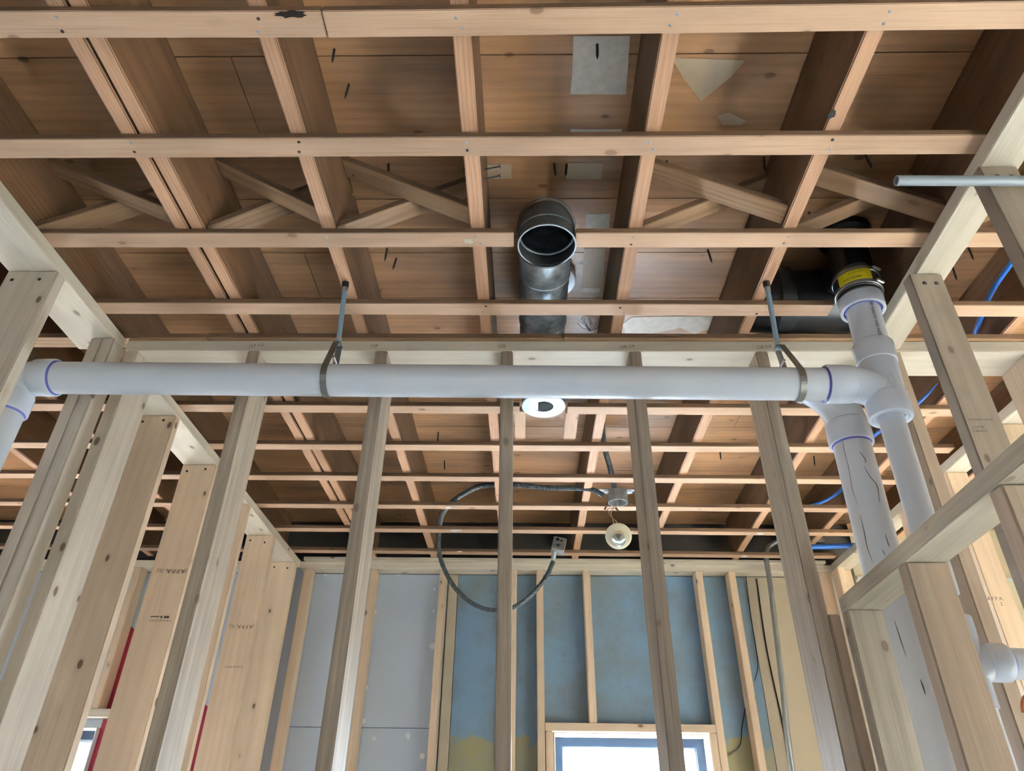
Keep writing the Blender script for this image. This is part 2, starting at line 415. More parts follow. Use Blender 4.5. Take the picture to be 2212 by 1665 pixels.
panel('wall_panel', -.44, -.388, 0, zpt, M['beige'], 'narrow beige board strip between grey board and blue wall')
panel('wall_panel', 1.265, 1.74, 0, zpt, M['beige'], 'stained beige wall board behind the bent steel conduit', )
panel('wall_panel', 1.9, 2.98, 0, H+1.283, M['wallw'], 'pale yellow wall seen low at the right picture edge')
panel('wall_panel', 1.9, 2.98, H+1.300, ZJ1-.002, M['wallw'], 'pale yellow tiled band at the right edge, above the pale wall')
tag(box_obj('moulding', (1.9, 4.0, H+1.284), (2.98, 4.05, H+1.299), M['white'], None, .002), 'thin white moulding on the pale yellow wall at the right edge', 'moulding')
pl = panel('wall_panel', -3.25, -1.46, .0, zpt, M['gyp'], 'grey and red wall board seen between the left wall studs', hole=(-3.2, -2.215, H+.470))
# the red painted field of that board, its edge running down to the right
bm = bmesh.new()
q = [(-2.214, H+.99), (-1.465, H+.415), (-1.465, .6), (-2.214, .6)]
f0 = [bm.verts.new((x, 4.0205, z)) for x, z in q]; f1 = [bm.verts.new((x, 4.0217, z)) for x, z in q]
bm.faces.new(f0); bm.faces.new(f1[::-1])
for k in range(4): bm.faces.new((f0[k], f0[(k+1) % 4], f1[(k+1) % 4], f1[k]))
bm_obj('red_paint', bm, M['red'], pl, V((-2.2, 4.02, 2)))['label'] = 'dark red painted field'
# screws and pulled drywall patches on the grey board
for px, py, r in ((703, 1242, .010), (809, 1322, .012), (790, 1485, .013), (785, 1557, .014), (938, 1272, .008), (937, 1320, .008), (934, 1395, .017), (881, 1588, .014), (882, 1595, .008), (912, 1633, .014), (808, 1595, .010), (860, 1243, .006)):
    c = U(px, py, y=4.020)
    bm = bmesh.new(); lathe(bm, c + V((0, .003, 0)), c - V((0, 1, 0)), [(0, r), (.003, r*.9), (.0035, r*.4), (.0015, r*.25)], 9)
    tag(bm_obj('screw_hole', bm, M['plaster'], None, c), 'torn white screw hole in the grey board %s' % ('near its top edge' if py < 1300 else 'halfway down' if py < 1500 else 'below the seam'), 'screw hole', 'screw holes in the grey wall board')

# windows
def window(name, x0, x1, z0, z1, yf):
    e = bpy.data.objects.new(name, None); COL.objects.link(e); e.matrix_basis = Matrix.Translation(((x0+x1)/2, yf, z0)); structure(e)
    bm = bmesh.new(); fw = .042
    for lo, hi in (((x0, z0), (x0+fw, z1)), ((x1-fw, z0), (x1, z1)), ((x0+fw, z0), (x1-fw, z0+fw)), ((x0+fw, z1-fw), (x1-fw, z1))):
        box(bm, (lo[0], yf, lo[1]), (hi[0], yf+.05, hi[1]))
    bm_obj('window_frame', bm, M['navy'], e, V((x0, yf, z0)))
    bm = bmesh.new(); g = fw+.012; fw2 = .012
    for lo, hi in (((x0+fw, z0+fw), (x0+g, z1-fw)), ((x1-g, z0+fw), (x1-fw, z1-fw)), ((x0+g, z1-g), (x1-g, z1-fw)), ((x0+g, z0+fw), (x1-g, z0+g))):
        box(bm, (lo[0], yf+.025, lo[1]), (hi[0], yf+.045, hi[1]))
    bm_obj('glazing_bead', bm, M['white'], e, V((x0, yf, z0)))
    bm = bmesh.new(); box(bm, (x0+g, yf+.03, z0+g), (x1-g, yf+.034, z1-g)); bm_obj('pane', bm, M['pane'], e, V((x0, yf, z0)))
    bm = bmesh.new(); t = .004                       # white lining of the opening
    for lo, hi in (((x0-t, z0), (x0, z1+t)), ((x1, z0), (x1+t, z1+t)), ((x0, z1), (x1, z1+t))):
        box(bm, (lo[0]+.0, 3.99, lo[1]), (hi[0], yf, hi[1]))
    bm_obj('reveal', bm, M['white'], e, V((x0, yf, z0)))
window('window_1', WIN1[0]+.0045, WIN1[1]-.0045, WIN1[2]+.001, WIN1[3]-.0045, 4.135)
window('window_2', WIN2[0]+.0045, WIN2[1]-.0045, WIN2[2]+.001, WIN2[3]-.0045, 4.10)



# ------------------------------------------------------------------ joists (run along y)
def line_x(p, q, z):           # two picture points of an edge on a level -> x at two y's
    return U(*p, z=z), U(*q, z=z)
JO = [('ceiling_joist', -2.165, -2.165, 'leftmost ceiling joist, over the room left of the stud wall'),
      ('ceiling_joist', -1.760, -1.760, 'second ceiling joist from the left, mostly hidden above the left stud wall'),
      ('ceiling_joist', -1.335, -1.370, 'dark ceiling joist just inside the left stud wall'),
      ('ceiling_joist', -.9185, -.917, 'left one of the doubled pair of joists, with coarse grain'),
      ('ceiling_joist', -.8745, -.8725, 'right one of the doubled pair of joists, smooth and paler'),
      ('ceiling_joist', -.525, -.523, 'ceiling joist from which the left pipe hanger drops'),
      ('ceiling_joist', -.1325, -.123, 'ceiling joist directly left of the metal duct'),
      ('ceiling_joist', .2885, .286, 'ceiling joist directly right of the metal duct'),
      ('ceiling_joist', .6925, .690, 'reddish ceiling joist from which the right pipe hanger drops, with a burnt knot'),
      ('ceiling_joist', 1.082, 1.14, 'ceiling joist right of the black vent stack'),
      ('ceiling_joist', 1.505, 1.525, 'ceiling joist beside the blue water pipe'),
      ('ceiling_joist', 1.95, 1.95, 'rightmost ceiling joist, beyond the right stud wall')]
jx = lambda k, y: JO[k][1] + (JO[k][2]-JO[k][1])*(y-1.03)/.77 if k not in (2, 9, 10) else JO[k][1] + (JO[k][2]-JO[k][1])*(y-1.03)/1.5
joists = []
for k, (nm, xa, xb, lab) in enumerate(JO):
    y0, y1 = -2.95, 3.92
    sl = (jx(k, 2)-jx(k, 1))
    if k not in (2, 9, 10): sl *= .35
    xm = jx(k, 1.4)
    p = V((xm + sl*(y0-1.4), y0, (ZS1+ZJ1)/2 + .0005)); q = V((xm + sl*(y1-1.4), y1, (ZS1+ZJ1)/2 + .0005))
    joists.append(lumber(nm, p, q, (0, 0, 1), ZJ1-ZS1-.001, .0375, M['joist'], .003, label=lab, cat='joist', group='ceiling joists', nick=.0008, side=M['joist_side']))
def joist_x(k, y):
    o = joists[k]; X = o.matrix_basis.col[0].to_3d(); m = o.matrix_basis.translation
    return m.x + X.x/X.y*(y-m.y)

# ------------------------------------------------------------------ furring strips (run along x)
SW = .0545
def strip(l, r, x0, x1, lab, mat='strip', w=SW):
    """l, r: picture points on the lower (far) edge; the strip is laid from x0 to x1 through them"""
    a, b = U(*l, z=1.34), U(*r, z=1.34); s = (b.y-a.y)/(b.x-a.x); yy = lambda x: a.y + s*(x-a.x) - w/2
    zc = (ZS0+ZS1)/2
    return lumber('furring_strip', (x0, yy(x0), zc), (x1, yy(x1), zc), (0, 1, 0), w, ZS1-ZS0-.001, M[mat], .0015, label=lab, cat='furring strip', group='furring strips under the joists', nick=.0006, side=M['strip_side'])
S = []
xseam = U(700, 50, z=1.34).x
S.append(strip((0, 83), (740, 82), -3.2, xseam-.001, 'nearest furring strip at the top left, with a dark stained edge'))
S.append(strip((740, 82), (2212, 64), xseam+.001, 2.9, 'nearest furring strip at the top right, butted to the stained one'))
S.append(strip((0, 343), (2097, 334), -3.2, 2.9, 'second furring strip from the camera, unbroken above the cross bridging'))
S.append(strip((130, 535.5), (1080, 534.5), -3.2, U(1110, 518, z=1.34).x, 'furring strip cut off at the left of the duct mouth'))
S.append(strip((1300, 535.2), (2190, 535), U(1243, 518, z=1.34).x, 2.9, 'furring strip cut off at the right of the duct mouth'))
S.append(strip((240, 678.4), (2200, 685), -3.2, .910, 'furring strip passing under the metal duct and the hanger rods'))
S.append(strip((240, 678.4), (2200, 685), 1.048, 2.9, 'furring strip right of the yellow labelled coupling'))
S.append(strip((320, 714), (2000, 718), -3.2, -1.02, 'short furring strip on top of the front wall plate at the left', 'brace'))
S[-1].matrix_basis.translation.y = 1.816
S.append(strip((320, 714), (2000, 718), -1.018, .12, 'furring strip lying on the front wall plate left of the duct', 'brace')); S[-1].matrix_basis.translation.y = 1.816
S.append(strip((320, 714), (2000, 718), .122, 1.66, 'furring strip lying on the front wall plate right of the duct', 'brace')); S[-1].matrix_basis.translation.y = 1.816
S.append(strip((400, 890), (1060, 894), -3.2, -.022, 'first furring strip behind the front wall, left of the duct cap'))
S.append(strip((1250, 895), (1700, 898), .155, 1.71, 'first furring strip behind the front wall, right of the duct cap'))
FAR = [((480, 971), (1750, 978), 'second furring strip behind the front wall, with rust coloured ends'),
       ((560, 1037), (1650, 1045), 'third furring strip behind the front wall, above the round light box'),
       ((580, 1097), (1700, 1106), 'fourth furring strip behind the front wall, behind the light box'),
       ((620, 1148), (1800, 1158), 'fifth furring strip behind the front wall, above the dark gap'),
       ((650, 1194), (1780, 1207), 'last furring strip before the far wall')]
for l, r, lab in FAR: S.append(strip(l, r, -3.2, 1.715, lab, w=.050))
S.append(lumber('furring_strip', (-1.27, 3.935, (ZS0+ZS1)/2), (1.70, 3.935, (ZS0+ZS1)/2), (0, 1, 0), .06, .018, M['pale'], .0015, label='white furring strip lying on the far wall plate', cat='furring strip', group='furring strips under the joists'))
# nail heads where the strips cross the joists
for si in (0, 1, 2, 3, 4, 5):
    o = S[si]; m = o.matrix_basis
    inv = m.inverted()
    for k in range(1, 11):
        if k == 4: continue
        x = joist_x(k, m.translation.y)
        lx = (inv @ V((x, m.translation.y, m.translation.z))).x
        half = o.dimensions.x/2 if o.dimensions.x else 0
        L = max(v.co.x for v in o.data.vertices)
        if abs(lx) > L-.02: continue
        for sgn in (-1, 1):
            pt = m @ V((lx + random.uniform(-.009, .009), sgn*random.uniform(.009, .016), 0)); pt.z = ZS0+.0005
            nail_head(o, pt, (0, 0, -1), .0036, M['nailhead'] if random.random() < .6 else M['iron'])
# stains and scraps on the strips
def blob(name, px, py, rx, ry, mat, parent, z=None, y=None, seed=1, label=None, th=.0006):
    rg = random.Random(seed); c = U(px, py, z=z) if z is not None else U(px, py, y=y)
    bm = bmesh.new(); n = 22; rr = [1+rg.uniform(-.28, .28) for _ in range(n)]
    lo, hi = [], []
    for k in range(n):
        a = 6.28318*k/n; u, w = rx*rr[k]*math.cos(a), ry*rr[k]*math.sin(a)
        for lst, d in ((lo, 0), (hi, th)):
            lst.append(bm.verts.new(c + (V((u, w, -d)) if z is not None else V((u, -d, w)))))
    bm.faces.new(lo); bm.faces.new(hi[::-1])
    for k in range(n): bm.faces.new((lo[k], lo[(k+1) % n], hi[(k+1) % n], hi[k]))
    o = bm_obj(name, bm, mat, parent, c)
    if label: o['label'] = label
    return o
blob('stain', 630, 31, .030, .007, M['tar'], S[0], z=1.3405, seed=3, label='black water stain')
blob('torn_paper', 1012, 520, .012, .010, M['paper'], S[3], z=1.3405, seed=5, label='torn scrap of pale paper')
blob('plaster_blob', 985, 1146, .028, .010, M['plaster'], S[15], z=1.3405, seed=6)
blob('plaster_blob', 968, 1096, .014, .008, M['plaster'], S[14], z=1.3405, seed=7)
blob('plaster_blob', 993, 1191, .015, .009, M['plaster'], S[16], z=1.3405, seed=8)
blob('plaster_blob', 1642, 1153, .016, .012, M['plaster'], S[15], z=1.3405, seed=9)
blob('plaster_blob', 1608, 1201, .016, .010, M['plaster'], S[16], z=1.3405, seed=10)
blob('knot_hole', 1797, 247, .008, .012, M['void'], joists[8], z=1.3585, seed=12, label='burnt black knot')

# ------------------------------------------------------------------ cross bridging between the joists
BR = [(2, 3, 'at the far left'), (4, 5, 'left of the first hanger joist'), (5, 6, 'left of the duct'), (7, 8, 'right of the duct'), (8, 9, 'beside the vent stack'), (9, 10, 'behind the right stud wall')]
for a, b, where in BR:
    for near in (True, False):
        y = 1.300 if near else 1.368
        xa, xb = joist_x(a, y)+.0196, joist_x(b, y)-.0196
        zl, zh = ZS1+.022, ZJ1-.024
        p, q = ((xa, y, zh), (xb, y, zl)) if near else ((xa, y, zl), (xb, y, zh))
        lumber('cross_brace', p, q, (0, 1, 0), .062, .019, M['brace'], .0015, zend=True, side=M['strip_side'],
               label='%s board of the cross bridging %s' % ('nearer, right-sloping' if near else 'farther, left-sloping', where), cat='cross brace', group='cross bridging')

tag(box_obj('rim_joist', (-3.25, 3.962, ZS1+.002), (1.90, 4.0, ZJ1-.001), M['dark'], None, .002), 'rim board closing the joist bays above the far wall, their shade painted in', 'rim board')  # the unlit dark of the joist bays is put into this board's black
# short nailers beside the duct
lumber('nailer_block', (-.021, 2.275, ZS1+.012), (-.021, 2.50, ZS1+.012), (1, 0, 0), .042, .022, M['strip'], label='short nailing block left of the duct cap', cat='wood block', group='nailing blocks by the duct cap')
lumber('nailer_block', (.176, 2.285, ZS1+.012), (.176, 2.50, ZS1+.012), (1, 0, 0), .050, .022, M['strip'], label='short nailing block right of the duct cap', cat='wood block', group='nailing blocks by the duct cap')

# ------------------------------------------------------------------ nails poking through the boards
NAILS = [(722, 107, 'right of the left hanger joist, near the first strip'), (754, 182, 'lower left beside a knot, before the second strip'), (1290, 96, 'in front of the large pale paper patch'),
         (839, 354, 'above the bridging left of the duct'), (768, 350, 'high beside the left hanger joist above the bridging'), (1197, 354, 'left one of two in front of the duct elbow'), (1224, 355, 'right one of two in front of the duct elbow'),
         (1440, 347, 'beside the joist right of the duct, above the bridging'), (1650, 340, 'left of the reddish joist above the bridging'), (1869, 335, 'right of the reddish joist behind the second strip'),
         (836, 537, 'left one of two behind the third strip'), (856, 558, 'right one of two behind the third strip'), (1529, 540, 'with a dark rust streak, left of the reddish joist'), (1748, 458, 'beside the black vent stack'),
         (947, 933, 'in the far room left of the middle stud'), (960, 995, 'in the far room, second strip bay'), (2092, 535, 'right of the right stud wall'), (2058, 578, 'right of the right stud wall, lower'), (1555, 972, 'in the far room right of the light box'), (1758, 985, 'in the far room near the thick white pipe')]
for i, (px, py, where) in enumerate(NAILS):
    c = U(px, py, z=1.594); d = V((random.uniform(-.12, .12), random.uniform(-.1, .12), -1)).normalized()
    tag(lathe_obj('nail', c, c+d, [(0, .0032), (.040, .0032), (.054, .0006)], M['iron'], None, 8), 'dark nail poking through the boards ' + where, 'nail', 'nails through the roof boards')
for px, py, sx, where in ((1047, 366, 1, 'upper'), (1047, 386, 1, 'lower')):
    c = U(px, py, x=joist_x(6, 1.2)+.019); tag(lathe_obj('nail', c, c+V((sx, -.15, .1)), [(0, .0022), (.040, .0022), (.040, .0052), (.042, .0052)], M['iron'], None, 8), 'bent nail sticking out of the joist side left of the duct, %s one' % where, 'nail', 'nails through the roof boards')

# pale scraps left on the boards
def patch(pts, mat, lab, name='paper_patch', zz=1.5935):
    bm = bmesh.new(); a = [U(*p, z=zz) for p in pts]; n = len(a)
    v0 = [bm.verts.new(p) for p in a]; v1 = [bm.verts.new(p + V((0, 0, .0006))) for p in a]
    bm.faces.new(v0); bm.faces.new(v1[::-1])
    for k in range(n): bm.faces.new((v0[k], v0[(k+1) % n], v1[(k+1) % n], v1[k]))
    return tag(bm_obj(name, bm, mat, None, a[0]), lab, 'paper patch', 'pale patches on the roof boards')
patch([(1239, 78), (1361, 78), (1357, 140), (1352, 204), (1232, 204), (1236, 150)], M['paper'], 'large pale square paper patch on the roof boards above the duct')
patch([(1233, 279), (1343, 279), (1342, 300), (1230, 300)], M['paper'], 'narrow pale paper patch half hidden by the second strip')
patch([(1266, 462), (1318, 461), (1316, 494), (1265, 493)], M['paper'], 'small crumpled paper patch beside the duct elbow')
patch([(1050, 356), (1105, 354), (1105, 386), (1052, 386)], M['paper_dim'], 'faint pale patch left of the duct elbow')
patch([(1225, 352), (1302, 352), (1300, 387), (1222, 387)], M['paper_dim'], 'faint pale patch behind the two nails')
patch([(1262, 537), (1307, 537), (1302, 640), (1255, 640)], M['paper_dim'], 'long pale bare strip on the boards right of the duct')
patch([(1258, 622), (1296, 622), (1295, 632), (1257, 631)], M['paper'], 'tiny pale paper slip right of the duct', zz=1.5922)
patch([(1450, 125), (1610, 130), (1580, 165), (1515, 218), (1480, 175)], M['paper_dim'], 'faint pale triangular patch on the board beside the knot')
patch([(1550, 250), (1575, 243), (1612, 262), (1600, 270), (1560, 270)], M['paper_dim'], 'faint pale patch below the ring knot')
patch([(1345, 700), (1365, 685), (1420, 684), (1520, 683), (1600, 686), (1600, 712), (1570, 722), (1540, 708), (1500, 722), (1470, 708), (1400, 722), (1350, 722)], M['paper'], 'peeling pale paper on the board right of the duct, before the front wall')

# ------------------------------------------------------------------ walls: plates and studs
def plate(name, a, b, w, lab, mat='pale', wd=(1, 0, 0), z0=ZP0, z1=ZP1, grp='wall plates'):
    zc = (z0+z1)/2
    return lumber(name, (a[0], a[1], zc), (b[0], b[1], zc), wd, w, z1-z0-.0005, M[mat], .002, label=lab, cat='wall plate', group=grp, nick=.0005)
def stud(x0, x1, y0, y1, lab, mat, top=ZP0-.0006, bot=.04, dx=0.0, dy=0.0, grp='wall studs', bev=.003):
    """upright stick filling x0..x1, y0..y1 at its top; dx, dy: how far the foot is off plumb"""
    cx, cy = (x0+x1)/2, (y0+y1)/2; w, t = y1-y0, x1-x0
    return lumber('wall_stud', (cx+dx, cy+dy, bot), (cx, cy, top), (0, 1, 0), w, t, M[mat], bev, label=lab, cat='wall stud', group=grp, nick=.0005)
def dents(o, pts, mat='iron', r=.005):
    for p, n in pts: nail_head(o, p, n, r, M[mat])
FY0, FY1 = 1.803, 1.943
fp = plate('wall_plate', (-1.281, 1.873), (1.75, 1.873), .140, 'long pale top plate of the front stud wall, with pencilled lengths', wd=(0, 1, 0))
plate('wall_plate', (-1.353, .25), (-1.3555, 1.80), .142, 'pale top plate of the left stud wall, in front of the corner')
plate('wall_plate', (-1.353, 1.946), (-1.36, 3.925), .142, 'pale top plate of the left stud wall, in the far room')
a, b = U(2115, 340, z=1.34), U(1905, 690, z=1.34)
s = (b.x-a.x)/(b.y-a.y); rwx = lambda y: 1.022 + .058*(y-.9)
rw = plate('wall_plate', (rwx(.2)+.0445, .2), (rwx(1.795)+.0445, 1.795), .089, 'pale top plate of the right stud wall')
fr = plate('wall_plate', (1.775, 1.946), (1.7755, 3.925), .092, 'pale rough top plate of the right wall in the far room')
bp = plate('wall_plate', (-1.29, 3.978), (1.83, 3.978), .096, 'long top plate of the far wall', wd=(0, 1, 0))
plate('wall_plate', (-3.2, 3.978), (-1.435, 3.978), .096, 'top plate of the far wall left of the left stud wall', wd=(0, 1, 0))
plate('wall_plate', (U(1815, 1310, y=1.8).x+.045, 1.80), (U(2212, 1000, z=.49).x+.022, .55), .089, 'blue stained low rail sloping across the lower right, carried by three studs', 'blue', z0=H+.490, z1=H+.528)
low_rail = bpy.context.scene.collection.objects[-1]

FS = [(-1.275, -1.237, 'shaded front wall stud in the left corner', 'ash', .004), (-.883, -.845, 'grey front wall stud second from the left corner, split along its edge', 'grey', .012), (-.4756, -.4376, 'dark grey front wall stud in front of the grey board', 'grey', 0.0),
      (-.0782, -.0405, 'front wall stud in the middle of the picture, standing under the duct', 'grey', .021), (.3259, .3630, 'front wall stud that crosses the far window', 'grey', .001), (.7205, .7585, 'pale front wall stud next to the low rail', 'grey', .001),
      (1.132, 1.170, 'front wall stud right of the white pipes', 'tan', 0.0), (1.560, 1.598, 'front wall stud at the right picture edge, nails along its side', 'tan', 0.0)]
fstuds = []
for x0, x1, lab, mat, dx in FS:
    fstuds.append(stud(x0, x1, FY0, FY1, lab, mat, dx=dx))
stud(.7605, .7885, FY0, FY1, 'short brown stud beside the pale front stud, ending at the low rail', 'tan', top=H+.489)
# left wall
LX0, LX1 = -1.425, -1.284
lst = [stud(LX0, LX1, 1.431, 1.469, 'nearest stud of the left wall, its broad face to the camera', 'ash', dx=-.002),
       stud(-1.353, -1.3155, 1.737, 1.801, 'narrow corner stud left of the corner post, behind the white elbow', 'ash'),
       stud(-1.3145, -1.277, 1.735, 1.8015, 'narrow corner post where left and front walls meet', 'ash', dx=.004),
       stud(LX0, LX1-.001, 2.210, 2.248, 'first far room stud of the left wall, broad pale orange face', 'spruce'),
       stud(LX0, LX1-.001, 2.613, 2.651, 'second far room stud of the left wall, with two upside-down stamps', 'spruce'),
       stud(LX0, LX1-.001, 3.016, 3.054, 'third far room stud of the left wall, mostly hidden by a grey stud', 'spruce'),
       stud(LX0, LX1-.001, 3.415, 3.453, 'fourth far room stud of the left wall, with a long crack', 'spruce'),
       stud(LX0, LX1-.001, 3.824, 3.862, 'last far room stud of the left wall, by the far corner', 'spruce')]
for o in lst:
    m = o.matrix_basis.translation
    yb = [v.co for v in o.data.vertices]
    front = min((o.matrix_basis @ v).y for v in yb)
    if lst.index(o) in (1, 2): continue
    for fx in (-.045, .03): nail_head(o, (m.x+fx, front, ZP0-.03+random.uniform(-.01, .01)), (0, -1, 0), .005, M['iron'])
# right wall
rst = [stud(xs, xs+.087, y, y+.038, lab, 'dun', dx=dx) for xs, y, lab, dx in ((1.025, 1.083, 'nearest stud of the right wall, at the right picture edge behind the grey conduit', -.02), (1.033, 1.443, 'second stud of the right wall, grey brown, stamped upside down', -.026))]
for o in rst:
    m = o.matrix_basis.translation; top = (o.matrix_basis @ V((max(v.co.x for v in o.data.vertices), 0, 0)))
    for fx in (-.012, .02): nail_head(o, (top.x+fx, top.y-.019, ZP0-.035), (0, -1, 0), .006, M['iron'])
# studs carrying the low rail
lrx = lambda y: .7936 + (.0445 if False else 0) - (1.78-y)*.045
lows = [stud(lrx(y), lrx(y)+.086, y, y+.038, lab, mat, top=H+.4893, dx=dx) for y, lab, mat, dx in
        ((1.762, 'blue stained stud under the far end of the low rail', 'blue', -.012), (1.413, 'tan stud with a long dark crack under the low rail', 'tan', -.002), (1.040, 'stud under the near end of the low rail, at the right picture edge', 'tan', 0))]
# far room right wall
frs = []
for y, lab in ((2.25, 'first stud of the far room right wall, by the right picture edge'), (2.650, 'second stud of the far room right wall, stamped'), (3.05, 'third stud of the far room right wall, behind the thick white pipe'), (3.45, 'fourth stud of the far room right wall, behind the thick white pipe')):
    frs.append(stud(1.732, 1.818, y, y+.038, lab, 'spruce'))
stud(1.768, 1.82, 3.885, 3.923, 'nailed corner stud at the right end of the far wall', 'spruce'); stud(1.726, 1.764, 3.84, 3.923, 'corner post between far wall and far room right wall', 'spruce')
stud(1.655, 1.722, 3.932, 4.018, 'last stud of the far wall before the right corner', 'spruce')
# back wall
HZ = H+.510
BS = [(-1.262, -1.222, 'far wall stud in the left corner'), (-.884, -.846, 'far wall stud between the two grey boards'), (-.486, -.448, 'far wall stud at the edge of the grey board, with a ring knot'), (-.085, -.047, 'far wall stud behind the middle front stud'),
      (.064, .102, 'far wall stud left of the window'), (.965, 1.003, 'far wall stud right of the window'), (1.150, 1.188, 'far wall stud by the beige board')]
for x0, x1, lab in BS: stud(x0, x1, 3.932, 4.018, lab, 'spruce', grp='far wall studs')
stud(.330, .368, 3.932, 4.018, 'short cripple stud above the window header', 'spruce', bot=HZ+.001, grp='far wall studs')
stud(.106, .144, 3.932, 4.018, 'trimmer stud under the left end of the window header', 'spruce', top=HZ-.040, grp='far wall studs')
stud(.9255, .9635, 3.932, 4.018, 'trimmer stud under the right end of the window header', 'spruce', top=HZ-.040, grp='far wall studs')
plate('window_header', (.104, 3.975), (.9635, 3.975), .086, 'window header board between two far wall studs', 'spruce', (0, 1, 0), HZ-.0385, HZ)
stud(-2.248, -2.21, 3.932, 4.018, 'far wall stud left of the red painted field', 'spruce', bot=H+.553, grp='far wall studs')
plate('window_header', (-3.2, 3.975), (-1.9, 3.975), .086, 'window header seen between the left wall studs', 'pale', (0, 1, 0), H+.512, H+.551)

# ------------------------------------------------------------------ writing on the wood
NY = V((0, -1, 0))
for px, s_ in ((553, "127 1/2"), (808, '128'), (1084, '128'), (1354, '128 1/4'), (1650, '128 3/4')):
    p = U(px, 748+(px-1100)*.003, y=1.8022); text(s_, p, (1, 0, .12), (0, 0, 1), .017, M['pencil'], fp, 'pencil_mark', squeeze=.95)
def stud_stamp(o, lines, px, py, y, size, flip=True, mat='ink', dz=.016):
    p = U(px, py, y=y-.0006); sg = -1 if flip else 1
    for i, t in enumerate(lines):
        text(t, p + V((0, 0, -sg*i*dz)), (sg, 0, 0), (0, 0, sg), size, M[mat], o)
stud_stamp(lst[4], ['|A.F.P.A. ½|'], 371, 1233, 2.6122, .024)
stud_stamp(lst[4], ['■■ ◆ ▬▬▬'], 345, 1332, 2.6122, .011); stud_stamp(lst[4], ['21-08 2x6 KD-HT SPF 00'], 346, 1340, 2.6122, .008)
stud_stamp(lst[6], ['|A.F.P.A. ½|'], 522, 1353, 3.414, .024)
stud_stamp(lst[6], ['21-08 2x6 KD-HT'], 505, 1440, 3.414, .011)
stud_stamp(rst[1], ['201001154202218'], 2119, 906, 1.443, .0075, True); stud_stamp(rst[1], ['COMPEX', 'SELECT'], 2117, 930, 1.443, .0085, True, dz=.010)
stud_stamp(frs[1], ['A.F.P.A.', '      2'], 2150, 1293, 2.650, .019, False, dz=.019)
stud_stamp(rst[1], ['2', 'KD-HT', 'S-P-F'], 2193, 1158, 1.443, .020, True)

# ------------------------------------------------------------------ main white drain assembly
PY = 1.59
A0 = V((-1.285, PY, H+1.0526)); A1 = V((.800, PY, H+1.0377))
dr = empty('drain_pipe', A0, 'long white horizontal drain pipe with elbow, tee and yellow labelled coupling', 'drain pipe')
R3, R2 = .0447, .0318
cyl('horizontal_pipe', A0 - V((.02, 0, 0)), A1 + V((.02, 0, 0)), R3, M['pvc'], dr, 48)
def hub(name, a, b, r, inner, parent, primer=True, ring_at='b'):
    """socket of a fitting, open towards b, with primer showing in the mouth"""
    a, b = V(a), V(b); L = (b-a).length; d = (b-a)/L
    o = lathe_obj(name, a, b, [(0, r-.006), (.004, r-.001), (L*.5, r), (L-.003, r), (L, r-.002), (L, inner+.0035), (L-.012, inner+.001)], M['hub'], parent, 48)
    if primer:
        p = lathe_obj('primer_ring', b - d*.004, b + d*.01, [(0, inner+.0034), (.0055, inner+.0030), (.0085, inner+.0006)], M['primer'], o, 48)
        p['label'] = 'purple primer ring'
    return o
# left elbow: from the pipe end down between the studs
EC = V((-1.385, PY, H+1.053))
el = tube_obj('elbow', bend(EC, (1, 0, 0), (0, 0, -1), .055), R3+.003, M['hub'], dr, 40)
hub('socket', EC + V((.042, 0, 0)), A0 + V((-.002, 0, 0)), .0525, R3, el)
hub('socket', EC + V((0, 0, -.052)), EC + V((0, 0, -.112)), .0525, R3, el)
vp = cyl('drop_pipe', EC + V((0, 0, -.10)), V((-1.385, PY, .3)), R3, M['pvc'], dr, 48)
text('ASTM D2665  3 IN.  DWV', EC + V((.031, -.033, -.27)), (0, 0, 1), (-1, -1, 0), .013, M['ink'], vp, 'pipe_marking')
# right: sanitary tee with riser and reduced pipe below
T = V((.953, PY, H+1.030)); vx = .055                      # the stack leans a little
vdir = V((vx, 0, 1)).normalized()
at = lambda z: T + V((vx*(z-1.030), 0, z-1.030))
tee = lathe_obj('tee', at(.955), at(1.12), [(0, R3+.005), (.165, R3+.005)], M['hub'], dr, 48)
hub('socket', at(1.10), at(1.165), .0535, R3, tee)
hub('socket', at(.998), at(.932), .0545, .040, tee, False)
# branch of the tee sweeping down into the stack
tube_obj('branch', [V((.848, PY, H+1.0375)), V((.872, PY, H+1.037)), V((.90, PY, H+1.033)), V((.940, PY, H+1.018))], R3+.004, M['hub'], tee, 40)
hub('socket', (.872, PY, H+1.0372), (.800, PY, H+1.0377), .0525, R3, tee)
# raised maker's oval on the tee
ov = bmesh.new(); c = at(1.02) + V((.0, -.0505, 0))
sweep(ov, [c + V((.008*math.cos(a_), .0015*abs(math.cos(a_)), .020*math.sin(a_)*(1 if True else 1))) for a_ in [6.28318*i/28 for i in range(29)]], .0014, 6)
bm_obj('moulded_oval', ov, M['hub'], tee, c)
